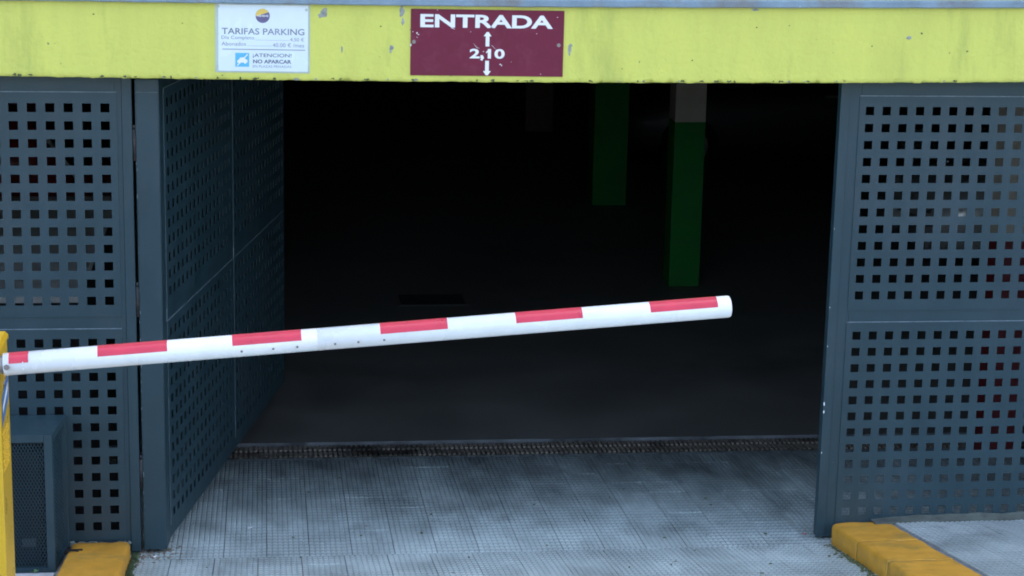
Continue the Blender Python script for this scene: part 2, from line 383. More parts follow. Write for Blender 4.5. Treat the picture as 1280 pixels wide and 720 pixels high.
kerb_stone(kl, -.195, .072, -1.9, -.925, zk2, .16, seed=21)
# rough broken mortar heel at the far left corner of that kerb
bm = bmesh.new()
for i in range(46):
    x = rng.uniform(-.20, -.11) if i < 26 else rng.uniform(-.2, .08); y = rng.uniform(-.06, -.012) if i < 26 else rng.uniform(-.034, -.014); r = rng.uniform(.005, .010)
    q = bmesh.ops.create_icosphere(bm, subdivisions=1, radius=r)['verts']
    for v in q: v.co = Vector((v.co.x*1.5, v.co.y, v.co.z*.6)) + Vector((x, y, -.074+rng.uniform(-.006, .004))) + Vector([rng.uniform(-.002, .002) for _ in range(3)])
bm_obj('broken_mortar', bm, mat('dull_mortar', (.15, .17, .15), .9, var=.35, scale=30, bump=.6), kl)
for k, (y, w) in enumerate([(-.235, .075), (-.262, .06)]):
    box('gouge', -.21, -.205+w, y, y+.010, zk2(y)-.012, zk2(y)+.0045, M['black'], kl)

# ------------------------------------------------------------------ drain
dr = thing('floor_drain', 'long rusty slotted drain grate across the garage entrance', 'drain', (0, 0, 0))
struct(box('drain_trench', -2.9, 7.9, DR0+.002, DR1+.018, ZI-.5, ZI-.36, M['black']))
def grate_mesh(L=.5):
    bm = bmesh.new(); D = DR1-DR0; p = .0278; n = int(round(L/p)); p = L/n
    for (a, b) in ((.012, .030), (D*.5-.010, D*.5+.010), (D-.030, D-.014)):
        add_box(bm, .003, L-.003, a, b, -.04, -.018)
    for i in range(n):
        for (a, b) in ((.034, D*.5-.022), (D*.5+.022, D-.036)):
            mt = Matrix.Translation((i*p+p*.5, 0, -.004)) @ Matrix.Rotation(rng.uniform(-.16, .16), 4, 'Y')
            add_box(bm, -.0078, .0078, a, b, -.010, .0, mtx=mt)
        add_box(bm, i*p+p*.5-.003, i*p+p*.5+.003, .012, D-.014, -.03, -.0145)
    bmesh.ops.recalc_face_normals(bm, faces=bm.faces)
    me = bpy.data.meshes.new('grate_panel'); bm.to_mesh(me); bm.free(); me.materials.append(M['grate']); return me
gm = [grate_mesh() for _ in range(3)]
for i in range(21):
    o = bpy.data.objects.new('grate_panel', gm[i % 3]); COL.objects.link(o); o.parent = dr
    o.location = (-2.4+i*.5, DR0, zr(DR0)+.001); o.rotation_euler = (-math.atan(S_IN), 0, rng.uniform(-.002, .002))
bm = bmesh.new(); add_box(bm, -2.9, 7.9, DR1-.002, DR1+.006, ZI-.1, ZI+.006, .001); bm_obj('far_edge', bm, M['steel_edge'], dr)
bm = bmesh.new(); add_box(bm, -2.9, 7.9, DR0+.003, DR0+.010, ZI-.1, zr(DR0)-.008, .001); bm_obj('near_edge', bm, M['mould'], dr)

# ------------------------------------------------------------------ building
bd = thing('car_park_building', 'building over the car park with lime green painted beam above the opening', 'building', (0, 0, 0))
def sag(x):   # the beam and its ledge are not quite straight
    t = (x-1.9)/2.35
    return .013*(t*t) 
def beam():
    bm = bmesh.new(); x0, x1 = -3.2, 7.4; n = 1060; yf = -.12; prev = None
    for i in range(n+1):
        x = x0+(x1-x0)*i/n
        t = min(1.5, max(-1.5, (x-1.9)/2.35))
        zb = 2.0945+.0145*t*t
        zt = 2.50
        c = noise.noise(Vector((x*14, 0, 0)))*.0035+noise.noise(Vector((x*60, 3, 0)))*.0022
        chip = max(0, noise.noise(Vector((x*22, 7, 2)))-.25)*.020+max(0, noise.noise(Vector((x*70, 17, 2)))-.3)*.010
        k = noise.noise(Vector((x*35, 1, 9)))*.003
        ring = [(yf, zt), (yf, zb+.10), (yf+k*.15, zb+.05), (yf-abs(k)*.5, zb+.022+c), (yf+.001+k*.6+chip*.2, zb+.010+c+chip*.6), (yf+.005+chip*.6, zb+.002+c+chip), (yf+.02, zb+c*.6), (yf+.05, zb), (.16, zb), (.16, zt)]
        vs = [bm.verts.new((x, y, z)) for y, z in ring]
        if prev:
            for q in range(len(vs)): bm.faces.new((prev[q], prev[(q+1) % len(vs)], vs[(q+1) % len(vs)], vs[q]))
        else: bm.faces.new(vs)
        prev = vs
    bm.faces.new(prev[::-1])
    return bm_obj('beam', bm, M['lime'], bd, smooth=False)
beam()
# the ledge over the beam
bm = bmesh.new(); prev = None; n = 420
for i in range(n+1):
    x = -3.2+10.6*i/n; t = min(1.5, max(-1.5, (x-1.9)/2.35)); zb = 2.4335+.007*t*t+(.012*t if t > 0 else 0)
    a = noise.noise(Vector((x*9, 5, 5)))*.002
    ring = [(-.1215, zb+.002), (-.142+a*.5, zb+a), (-.146+a*.5, zb+.004+a), (-.146, zb+.028), (-.138, zb+.034), (.30, zb+.05), (.30, zb+.002)]
    vs = [bm.verts.new((x, y, z)) for y, z in ring]
    if prev:
        for q in range(len(vs)): bm.faces.new((prev[q], prev[(q+1) % len(vs)], vs[(q+1) % len(vs)], vs[q]))
    else: bm.faces.new(vs)
    prev = vs
bm.faces.new(prev[::-1]); bm_obj('ledge', bm, M['ledge'], bd)
# blemishes of the beam: bare patches and drips, a millimetre or two of relief
def blob(name, x, z, rx, rz, m, y=-.12, seed=0, th=.0012, parent=None, n=18, rough=.35):
    bm = bmesh.new(); c = bm.verts.new((x, y-th*1.4, z)); ring = []; out = []
    for i in range(n):
        a = 2*math.pi*i/n; k = 1+rough*2*noise.noise(Vector((math.cos(a)*1.3+seed*5.1, math.sin(a)*1.3, seed)))
        ring.append(bm.verts.new((x+rx*k*.85*math.cos(a), y-th, z+rz*k*.85*math.sin(a)))); out.append(bm.verts.new((x+rx*k*math.cos(a), y+.0005, z+rz*k*math.sin(a))))
    for i in range(n):
        bm.faces.new((c, ring[i], ring[(i+1) % n])); bm.faces.new((ring[i], out[i], out[(i+1) % n], ring[(i+1) % n]))
    return bm_obj(name, bm, m, parent or bd)
def bx_(px): return -.435+ (px/1280)*4.62      # rough place along the beam
for k, (x, z, rx, rz) in enumerate([(.968, 2.397, .016, .018), (.955, 2.385, .018, .010), (1.307, 2.408, .010, .026), (1.312, 2.365, .006, .018), (1.262, 2.247, .009, .013), (1.258, 2.23, .005, .008),
                                    (2.060, 2.237, .007, .02), (2.063, 2.262, .010, .008), (1.044, 2.237, .004, .014), (2.9, 2.43, .018, .006)]):
    blob('bare_patch', x, z, rx, rz, M['chip'], seed=k)
for k, (x, z, r) in enumerate([(-.03, 2.382, .004), (.35, 2.346, .003), (3.06, 2.36, .003), (2.91, 2.35, .004), (3.62, 2.31, .012), (3.68, 2.33, .006), (1.215, 2.34, .004), (2.62, 2.2, .004), (3.45, 2.27, .004), (.52, 2.12, .004), (2.3, 2.16, .003), (3.9, 2.25, .005)]):
    blob('dirt_spot', x, z, r, r*.8, M['mould'] if k != 4 else M['chip'], seed=k+30, th=.0006)
# dark and pale crumbs along the chipped lower edge
bm1, bm2 = bmesh.new(), bmesh.new()
for i in range(85):
    x = rng.uniform(-.5, 4.4); t = (x-1.9)/2.35; zb = 2.0945+.0145*t*t
    cl = noise.noise(Vector((x*3, 0, 0)))
    if cl < -.1 and rng.random() < .6: continue
    b = bm1 if rng.random() < .7 else bm2
    q = bmesh.ops.create_icosphere(b, subdivisions=1, radius=1)['verts']
    sx, sz = rng.uniform(.003, .012), rng.uniform(.0015, .0035)
    for v in q: v.co = Vector((v.co.x*sx+x+rng.uniform(-.001, .001), v.co.y*.002-.1195, v.co.z*sz+zb+.004+rng.uniform(0, .010)))
bm_obj('edge_grime', bm1, M['mould'], bd)['kind'] = 'stuff'; bm_obj('edge_flakes', bm2, M['chip'], bd)['kind'] = 'stuff'
# body of the building
box('shade_wall', -16, 20, .05, .35, 2.47, 12, M['plaster'], bd)  # unseen wall, added tall to put the entrance in shade
box('facade_wall', -16, -2.05, -.05, .30, -.6, 2.469, M['plaster'], bd)
box('facade_wall', 6.35, 20, -.05, .30, -.6, 2.469, M['plaster'], bd)
box('ceiling', -8.2, 12.2, .161, 22, 2.12, 2.46, M['dark_wall'], bd)
box('side_wall', -8.3, -8, .31, 22, -.6, 2.119, M['dark_wall'], bd)
box('side_wall', 12, 12.3, .31, 22, -.6, 2.119, M['dark_wall'], bd)
box('back_wall', -8.3, 12.3, 22.01, 22.3, -.6, 2.46, M['dark_wall'], bd)
box('roof', -16, 20, .36, 22.3, 11.5, 12, M['plaster'], bd)
box('floor_slab', -8.3, 12.3, -.3+.6, 2.0, -1.0, -.62, M['black'], bd)

# pillars, painted up to the same height
ZPAINT = 1.02
def pillar(label, x0, x1, y0, y1, m):
    t = thing('pillar', label, 'pillar', ((x0+x1)/2, (y0+y1)/2, ZI), group='painted concrete pillars of the garage')
    hx, hy = (x1-x0)/2, (y1-y0)/2
    box('painted_shaft', -hx, hx, -hy, hy, 0, ZPAINT-ZI, m, t, bev=.006)
    box('upper_shaft', -hx+.0015, hx-.0015, -hy+.0015, hy-.0015, ZPAINT-ZI, 2.119-ZI, M['pillar_top'], t, bev=.005)
pillar('nearest green pillar with pale grey upper part, right of the aisle', 3.806, 4.046, 6.0, 6.24, M['pillar_green'])
pillar('second green pillar, darker and further back left of the nearest one', 3.74, 4.06, 9.38, 9.68, M['pillar_green'])
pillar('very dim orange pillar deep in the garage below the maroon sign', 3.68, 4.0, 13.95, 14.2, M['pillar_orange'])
pillar('dark red pillar with beige upper part glimpsed through the right gate holes', 4.725, 4.93, 1.50, 1.75, M['pillar_red'])

# ------------------------------------------------------------------ gates
P = .08; HO = .040; G = .117
def sheet_mesh(x0, x1, z0, z1, hx, hz, th=.0035, name='perforated_sheet'):
    """sheet from (x0,z0) to (x1,z1), front face at y=0, square holes centred on hx * hz"""
    xs = [x0]; zs = [z0]
    for h in hx: xs += [h-HO/2, h+HO/2]
    for h in hz: zs += [h-HO/2, h+HO/2]
    xs.append(x1); zs.append(z1)
    nx, nz = len(xs), len(zs); V = []; F = []
    for y in (0, th):
        for z in zs:
            for x in xs: V.append((x, y, z))
    def id(i, j, k): return k*nx*nz+j*nx+i
    def hole(i, j): return i % 2 == 1 and j % 2 == 1 and 0 < i < nx-2 and 0 < j < nz-2
    for j in range(nz-1):
        for i in range(nx-1):
            if hole(i, j):
                a, b, c, d = (i, j), (i+1, j), (i+1, j+1), (i, j+1)
                for p, q in ((a, b), (b, c), (c, d), (d, a)): F.append((id(*p, 0), id(*q, 0), id(*q, 1), id(*p, 1)))
            else:
                F.append((id(i, j, 0), id(i+1, j, 0), id(i+1, j+1, 0), id(i, j+1, 0))); F.append((id(i, j, 1), id(i, j+1, 1), id(i+1, j+1, 1), id(i+1, j, 1)))
    for i in range(nx-1):
        F.append((id(i, 0, 0), id(i, 0, 1), id(i+1, 0, 1), id(i+1, 0, 0))); F.append((id(i, nz-1, 0), id(i+1, nz-1, 0), id(i+1, nz-1, 1), id(i, nz-1, 1)))
    for j in range(nz-1):
        F.append((id(0, j, 0), id(0, j+1, 0), id(0, j+1, 1), id(0, j, 1))); F.append((id(nx-1, j, 0), id(nx-1, j, 1), id(nx-1, j+1, 1), id(nx-1, j+1, 0)))
    me = bpy.data.meshes.new(name); me.from_pydata(V, [], F); me.materials.append(M['gate'])
    return me
ROW_LO = [i*P for i in range(12)]; ROW_UP = [G+i*P for i in range(12, 24)]
Z_LT, Z_UB, Z_UT, Z_LB, Z_TOP, Z_BOT = .945, 1.003, 2.026, -.068, 2.115, -.128
def skylit_edge(x0, x1, z, parent, y=-.0035):  # pale strip, paints the sky light caught along a sheet's top edge
    box('sheet_edge', x0, x1, y-.0012, y+.0032, z, z+.0032, M['gate_edge'], parent)
def fixed_gate(name, label, xa, xb, hx, inner):
    """inner=+1: the free jamb is at the right end (xb), -1: at the left end (xa)"""
    t = thing(name, label, 'gate', ((xa+xb)/2, 0, Z_BOT))
    cx = (xa+xb)/2
    def X(v): return v-cx
    zo = -Z_BOT
    if inner > 0: sx0, sx1 = xa+.02, xb-.065
    else: sx0, sx1 = xa+.092, xb-.02
    for (z0, z1, rows) in ((Z_LB, Z_LT, ROW_LO), (Z_UB, Z_UT, ROW_UP)):
        me = sheet_mesh(X(sx0), X(sx1), z0+zo, z1+zo, [X(h) for h in hx], [r+zo for r in rows])
        o = link('perforated_sheet', me, None, t); o.location.y = -.0035
    skylit_edge(X(sx0), X(sx1), Z_LT+zo, t); skylit_edge(X(sx0), X(sx1), Z_UT+zo, t)
    # frame of square tube behind and around the sheets
    y0, y1 = .0006, .05
    if inner > 0:
        box('stile', X(xb-.072), X(xb-.044), y0, y1, 0, Z_TOP+zo, M['gate'], t, .0015)
        box('edge_stile', X(xb-.0435), X(xb), -.006, .045, .0, Z_TOP+zo, M['gate'], t, .003)
        box('stile', X(xa), X(xa+.05), y0, y1, 0, Z_TOP+zo, M['gate'], t, .002)
        ra, rb = xa+.051, xb-.0725
    else:
        box('stile', X(xa+.0435), X(xa+.10), y0, y1, 0, Z_TOP+zo, M['gate'], t, .0015)
        box('edge_stile', X(xa), X(xa+.043), -.006, .045, 0, Z_TOP+zo, M['gate'], t, .003)
        box('stile', X(xb-.05), X(xb), y0, y1, 0, Z_TOP+zo, M['gate'], t, .002)
        ra, rb = xa+.1005, xb-.051
    box('rail', X(ra), X(rb), y0, y1-.002, 0, .075, M['gate'], t, .0015)
    box('rail', X(ra), X(rb), y0, y1-.002, .93+zo, 1.022+zo, M['gate'], t, .0015)
    box('rail', X(ra), X(rb), y0, y1-.002, 2.0+zo, Z_TOP+zo, M['gate'], t, .0015)
    return t
gl = fixed_gate('perforated_gate', 'blue grey perforated fixed gate panel on the left, behind the barrier post', -1.95, .117, [-.08*i for i in range(23, -1, -1)], +1)
gr = fixed_gate('perforated_gate', 'blue grey perforated gate panel on the right, behind the long yellow kerb', 3.352, 6.30, [3.495+.08*i for i in range(34)], -1)

for k, (z, a, b) in enumerate([(.545, .0035, .012), (.505, .003, .008), (.83, .002, .004), (1.02, .002, .003), (.30, .002, .005), (1.4, .0015, .003)]):
    o_ = blob('paint_chip', -1.474+.004, z-Z_BOT, a, b, M['white'], y=-.0062, seed=k+80, th=.0003, parent=gr, n=9)
for k, (x, z) in enumerate([(-.94, 1.72), (-1.28, 1.62), (-1.41, .25)]):
    blob('paint_chip', x, z-Z_BOT, .0025, .0018, M['gate_edge'], y=-.0038, seed=k+90, th=.0003, parent=gr, n=8)

# the leaf, swung inwards
ANG = math.atan2(2.752, .568)
lf = thing('gate_leaf', 'blue grey perforated gate leaf swung open into the dark garage', 'gate', (.246, .129, -.115), ANG)
zo = .115
for (a, b) in ((.0, 1.395), (1.415, 2.79)):
    n = 16; c = (a+b)/2; hx = [c+(i-(n-1)/2)*P*1.04 for i in range(n)]
    for (z0, z1, rows) in ((-.05, Z_LT, ROW_LO), (Z_UB, Z_UT, ROW_UP)):
        me = sheet_mesh(a, b, z0+zo, z1+zo, hx, [r+zo for r in rows]); o = link('perforated_sheet', me, None, lf); o.location.y = -.0035
    skylit_edge(a, b, Z_LT+zo, lf); skylit_edge(a, b, Z_UT+zo, lf)
    box('sheet_edge', a+.0005, a+.003, -.0047, -.0004, Z_LB+.02+zo, Z_UT+zo, M['gate_edge'], lf)
for (a, b) in ((.001, .05), (1.365, 1.445), (2.76, 2.81)): box('stile', a, b, .0006, .05, .0, 2.08+zo, M['gate'], lf, .002)
for (z0, z1) in ((.0, .062), (.93+zo, 1.022+zo), (2.0+zo, 2.08+zo)):
    for (a, b) in ((.051, 1.364), (1.446, 2.759)): box('rail', a, b, .0008, .048, z0, z1, M['gate'], lf, .0015)
# deep end stile facing the street
mi = Matrix.Translation((.246, .129, 0)) @ Matrix.Rotation(ANG, 4, 'Z')
bm = bmesh.new()
w = [(.131, .0), (.236, -.004), (.247, .126), (.142, .146)]
inv = (Matrix.Translation((.246, .129, -.115)) @ Matrix.Rotation(ANG, 4, 'Z')).inverted()
lo = [bm.verts.new(inv @ Vector((x, y, -.120))) for x, y in w]; hi = [bm.verts.new(inv @ Vector((x, y, 2.085))) for x, y in w]
bm.faces.new(lo[::-1]); bm.faces.new(hi)
for i in range(4): bm.faces.new((lo[i], lo[(i+1) % 4], hi[(i+1) % 4], hi[i]))
bmesh.ops.bevel(bm, geom=[e for e in bm.edges if abs(e.verts[0].co.z-e.verts[1].co.z) > 1], offset=.004, segments=3, affect='EDGES')
bm_obj('end_stile', bm, M['gate'], lf)
for z in (2.028, ):
    p = inv @ Vector((.134, -.0055, z)); q = inv @ Vector((.232, -.006, z))
    cyl('weld_seam', p, q, .0016, M['gate_edge'], lf, 8)
for z in (.18, 1.0, 1.72):
    hcy = cyl('hinge', inv @ Vector((.124, .006, z)), inv @ Vector((.124, .006, z+.14)), .0085, M['hinge'], lf, 14)
    cyl('hinge_pin', (hcy.data.vertices[0].co*0 + (inv @ Vector((.124, .006, z+.141)))), inv @ Vector((.124, .006, z+.16)), .006, M['hinge'], lf, 10)
# chipped weld spots along the hinge gap
bm = bmesh.new()
for i in range(26):
    z = rng.uniform(-.05, 2.0); q = bmesh.ops.create_icosphere(bm, subdivisions=1, radius=1)['verts']; s = rng.uniform(.0015, .004)
    c = inv @ Vector((.1335+rng.uniform(-.001, .003), -.001, z))
    for v in q: v.co = Vector((v.co.x*s, v.co.y*.6*s, v.co.z*s*rng.uniform(1, 3))) + c
bm_obj('weld_spatter', bm, M['gate_edge'], lf)['kind'] = 'stuff'

# ------------------------------------------------------------------ boom barrier
YA = -2.2
A0 = Vector((-.192, YA, 1.3755)); A1 = Vector((2.352, YA, 1.5615))
def zgr(y): return zpl(y)
cab = thing('barrier_cabinet', 'yellow barrier post at the left edge holding the boom', 'barrier', (-.392, -2.08, zgr(-2.08)))
h = 1.438-zgr(-2.08)
def cabinet_body():
    bm = bmesh.new(); x0, x1, y0, y1 = -.182, .182, -.12, .12
    add_box(bm, x0, x1, y0, y1, 0, h-.028, .006)
    # chamfered hood
    a = [(x0-.004, y0-.004), (x1+.004, y0-.004), (x1+.004, y1+.004), (x0-.004, y1+.004)]
    b = [(x0+.004, y0+.02), (x1-.004, y0+.02), (x1-.004, y1-.02), (x0+.004, y1-.02)]
    l = [bm.verts.new((x, y, h-.030)) for x, y in a]; m_ = [bm.verts.new((x, y, h-.018)) for x, y in a]; u = [bm.verts.new((x, y, h)) for x, y in b]
    bm.faces.new(l[::-1]); bm.faces.new(u)
    for i in range(4):
        k = (i+1) % 4; bm.faces.new((l[i], l[k], m_[k], m_[i])); bm.faces.new((m_[i], m_[k], u[k], u[i]))
    return bm_obj('cabinet', bm, M['yellow'], cab)
cabinet_body()
box('base_plate', -.21, .21, -.15, .15, -.01, .02, M['screw'], cab, .003)
# vent pimples and sticker on the side that faces the opening
zs0 = 1.11-zgr(-2.08)
bm = bmesh.new()
for r_ in range(9):
    for c_ in range(5):
        y = -.085+c_*.03+(.015 if r_ % 2 else 0); z = zs0-.13+r_*.0165
        q = bmesh.ops.create_uvsphere(bm, u_segments=8, v_segments=5, radius=.0068)['verts']
        for v in q: v.co = Vector((v.co.x*.6+.183, v.co.y+y, v.co.z+z))
bm_obj('vent_dimples', bm, M['yellow'], cab, smooth=True)
bm = bmesh.new(); q = [bm.verts.new(c) for c in ((.1828, -.09, zs0+.03), (.1828, .09, zs0+.09), (.1828, .09, zs0+.19), (.1828, -.09, zs0+.13))]; bm.faces.new(q)
r_ = bmesh.ops.extrude_face_region(bm, geom=bm.faces[:]); [setattr(v, 'co', v.co+Vector((.0008, 0, 0))) for v in r_['geom'] if isinstance(v, bmesh.types.BMVert)]
bm_obj('sticker', bm, M['sticker'], cab)
bm = bmesh.new(); q = [bm.verts.new(c) for c in ((.1838, -.075, zs0+.075), (.1838, .075, zs0+.125), (.1838, .075, zs0+.15), (.1838, -.075, zs0+.10))]; bm.faces.new(q)
bm_obj('sticker_band', bm, M['white'], cab)
cyl('keylock', (.181, -.02, h-.16), (.187, -.02, h-.16), .010, M['screw'], cab, 16)

arm = thing('boom_barrier', 'white boom barrier arm with red reflective bands raised slightly across the entrance', 'barrier arm', tuple(A0))
d = (A1-A0); Ln = d.length; d.normalize()
th = math.atan2(d.z, d.x); arm.rotation_euler = (0, -th, 0)
RA = .0392
def tube(x0, x1, r, a0, a1, m, name, n=40, thick=None, cap=None):
    """a shell round the arm's axis; angle 0 faces the street (-Y), 90 up"""
    bm = bmesh.new(); full = a1-a0 >= 360; nn = n if full else n+1
    xs = [x0, x1]; rs = [r, r]
    if cap:   # rounded end at x1
        xs = [x0, x1-.012, x1-.006, x1-.002, x1]; rs = [r, r, r*.985, r*.93, r*.80]
    prev = None
    for X, rr_ in zip(xs, rs):
        ring = []
        for i in range(nn):
            a = R(a0+(a1-a0)*i/n); ring.append(bm.verts.new((X, -rr_*math.cos(a), rr_*math.sin(a)*1.0)))
        if prev:
            for i in range(nn if full else nn-1): bm.faces.new((prev[i], prev[(i+1) % nn], ring[(i+1) % nn], ring[i]))
        elif full: bm.faces.new(ring)
        prev = ring
    if full: bm.faces.new(prev[::-1])
    o = bm_obj(name, bm, m, arm)
    for f in o.data.polygons: f.use_smooth = len(f.vertices) == 4
    return o
JX = 1.078
tube(.0, JX-.0005, RA, 0, 360, M['arm'], 'boom')
tube(JX+.0005, Ln, RA, 0, 360, M['arm'], 'boom', cap=True)
tube(JX-.01, JX+.01, RA-.0010, 0, 360, M['arm'], 'joint_sleeve')
def ax(x): return (x-A0.x)/d.x
for a, b in ((-.172, -.106), (.128, .366), (.589, .828), (1.102, 1.338), (1.579, 1.816), (2.058, 2.301)):
    tube(ax(a), ax(b), RA+.0006, 15, 140, M['tape'], 'reflective_band', n=24)
for x in (.619, .728, .811, .942, 1.023, 1.113):
    a = R(-17); p = Vector((ax(x), -RA*math.cos(a), RA*math.sin(a))); o = p.copy(); o.x = p.x; n_ = Vector((0, -math.cos(a), math.sin(a)))
    cyl('screw', p-n_*.002, p+n_*.002, .0042, M['screw'], arm, 10)
cyl('pivot_bolt', (.012, -RA-.006, .0), (.012, -RA+.002, .0), .010, M['screw'], arm, 6, smooth=False)
tube(-.02, .004, RA*.8, 0, 360, M['screw'], 'clamp')
for z in (.012, -.012): cyl('rivet', (.068, -RA-.0016, z), (.068, -RA+.001, z), .0022, M['arm'], arm, 8)

# ------------------------------------------------------------------ signs
sg = thing('entrance_sign', 'maroon ENTRADA sign with 2,10 height limit on the lime beam', 'sign', (1.689, -.121, 2.271))
sg.rotation_euler = (0, R(.25), 0)
def sx_(px): return 1.347+(px-80)*.000613-1.689
def sz_(py): return 2.418-(py-68)*.000613-2.271
box('sign_plate', -.342, .342, -.004, .0, -.147, .147, M['maroon'], sg, .0012)
YS = -.0042
text('lettering', 'ENTRADA', sx_(148), sx_(1113), sz_(199), sz_(104), YS, M['white'], sg, bold=.03)
text('height_figures', '2,10', sx_(510), sx_(765), sz_(432), sz_(350), YS, M['white'], sg, bold=.03)
def arrow(up):
    cxx = sx_(638)
    if up: tip, tail = sz_(228), sz_(332)
    else: tip, tail = sz_(542), sz_(436)
    s = 1 if up else -1; hw = .0175; sw = .0083; hh = .019
    pts = [(cxx-sw, tail), (cxx+sw, tail), (cxx+sw, tip-s*hh), (cxx+hw, tip-s*hh), (cxx+hw*.25, tip), (cxx-hw*.25, tip), (cxx-hw, tip-s*hh), (cxx-sw, tip-s*hh)]
    prism('height_arrow', pts, YS-.0006, YS, M['white'], sg)
arrow(True); arrow(False)
prism('figure_flag', [(sx_(628), sz_(374)), (sx_(650), sz_(351)), (sx_(652), sz_(364)), (sx_(632), sz_(382))], YS-.0009, YS-.0001, M['white'], sg)
for px, py in ((103, 305), (1160, 317)): cyl('screw', (sx_(px), YS+.001, sz_(py)), (sx_(px), YS-.0025, sz_(py)), .0085, M['screw'], sg, 16)
for k, (px, py, a, b) in enumerate([(125, 242, .004, .003), (135, 252, .005, .002), (82, 328, .003, .006), (126, 272, .003, .001), (95, 233, .002, .002), (598, 400, .007, .003), (600, 425, .004, .007), (735, 462, .004, .003), (745, 470, .002, .004), (815, 443, .002, .001), (1033, 530, .002, .002), (515, 228, .0015, .002), (1145, 115, .004, .002), (996, 236, .002, .0015), (272, 74, .004, .0012), (610, 370, .003, .002)]):
    blob('paint_chip', sx_(px), sz_(py), a, b, M['white'], y=YS, seed=k+60, th=.0003, parent=sg, n=9, rough=.5)
def curl(pts, w, m, name, par, y):
    bm = bmesh.new(); prev = None
    for i, (px, py) in enumerate(pts):
        ww = w*(1-abs(2*i/(len(pts)-1)-1)*.7)
        a = bm.verts.new((sx_(px), y-.0004, sz_(py)+ww)); b = bm.verts.new((sx_(px), y-.0004, sz_(py)-ww))
        if prev: bm.faces.new((prev[0], prev[1], b, a))
        prev = (a, b)
    bm_obj(name, bm, m, par)
curl([(535, 312), (545, 322), (555, 335), (566, 343), (580, 346)], .0012, M['white'], 'scratch', sg, YS)
curl([(666, 322), (676, 330), (688, 343), (704, 356)], .0011, M['white'], 'scratch', sg, YS)
curl([(370, 203), (383, 204), (400, 212)], .0015, M['white'], 'scratch', sg, YS)

tf = thing('price_notice', 'laminated white parking price notice taped left of the maroon sign', 'notice', (.6965, -.121, 2.285))
tf.rotation_euler = (0, R(.45), 0)
def tx(px): return .490+(px-60)*.000457-.6965
def tz(py): return 2.437-(py-25)*.000460-2.285
box('plastic_sleeve', tx(62), tx(965), -.0012, .0, tz(688), tz(30), M['sleeve'], tf, .0005)
box('paper', tx(92), tx(946), -.0022, -.0012, tz(672), tz(42), M['paper'], tf)
YN = -.0023
text('lettering', 'TARIFAS PARKING', tx(125), tx(912), tz(324), tz(264), YN, mat('glare_washed_ink', (.20, .23, .30), .5, var=.45, scale=9), tf, bold=.012, d=.0003)  # heading ink lightened to imitate sky glare on the laminate
text('lettering', 'Día Completo', tx(122), tx(432), tz(380), tz(338), YN, M['ink_soft'], tf, d=.0003)
text('lettering', '4.50 €', tx(775), tx(908), tz(383), tz(348), YN, M['ink_soft'], tf, d=.0003)
text('lettering', 'Abonados', tx(122), tx(355), tz(432), tz(396), YN, M['ink_soft'], tf, d=.0003)
text('lettering', '40.00 € /mes', tx(608), tx(910), tz(440), tz(400), YN, M['ink_soft'], tf, d=.0003)
text('dotted_line', '.'*46, tx(440), tx(765), tz(378), tz(373), YN, M['ink_soft'], tf, d=.0003)
text('dotted_line', '.'*34, tx(370), tx(600), tz(433), tz(428), YN, M['ink_soft'], tf, d=.0003)
box('rule', tx(130), tx(920), YN-.0003, YN, tz(469), tz(463), M['ink'], tf)
text('lettering', '¡ATENCION!', tx(420), tx(790), tz(546), tz(503), YN, M['ink'], tf, bold=.008, d=.0003)
text('lettering', 'NO APARCAR', tx(422), tx(788), tz(598), tz(561), YN, M['ink'], tf, bold=.03, d=.0003)
text('lettering', 'EN PLAZAS PRIVADAS', tx(420), tx(788), tz(638), tz(615), YN, M['ink_soft'], tf, d=.0003)
pic = box('no_parking_pictogram', tx(253), tx(385), YN-.0003, YN, tz(632), tz(500), M['cyan'], tf)
cp = [(272, 598), (272, 572), (284, 566), (300, 545), (338, 542), (352, 560), (368, 566), (370, 590), (358, 592), (352, 602), (340, 602), (336, 592), (304, 592), (300, 602), (288, 602), (284, 592)]
prism('car_symbol', [(tx(a), tz(b)) for a, b in cp], YN-.0006, YN-.0003, M['white'], pic)
prism('slash', [(tx(268), tz(618)), (tx(276), tz(624)), (tx(374), tz(516)), (tx(366), tz(510))], YN-.0009, YN-.0006, M['white'], pic)
def disc(name, cx, cz, r, y, m, par, a0=0, a1=360, n=40):
    pts = [(cx+r*math.cos(R(a0+(a1-a0)*i/n)), cz+r*math.sin(R(a0+(a1-a0)*i/n))) for i in range(n if a1-a0 >= 360 else n+1)]
    return prism(name, pts, y-.0003, y, m, par)
lg = disc('logo', tx(513), tz(145), 68*.000457, YN, M['logo_dark'], tf)
disc('logo_sun', tx(513), tz(145), 67*.000457, YN-.0003, M['logo_yellow'], lg, 32, 185)
for k in range(9):
    hh = 5+3*(k % 3); box('logo_mark', tx(462+k*12), tx(462+k*12+7), YN-.0009, YN-.0006, tz(145+hh), tz(145-hh), M['white'], lg)
for px, py in ((90, 60), (930, 82), (78, 345)): disc('tape_tab', tx(px), tz(py), 14*.000457, -.0012-.0012, M['sleeve'], tf)

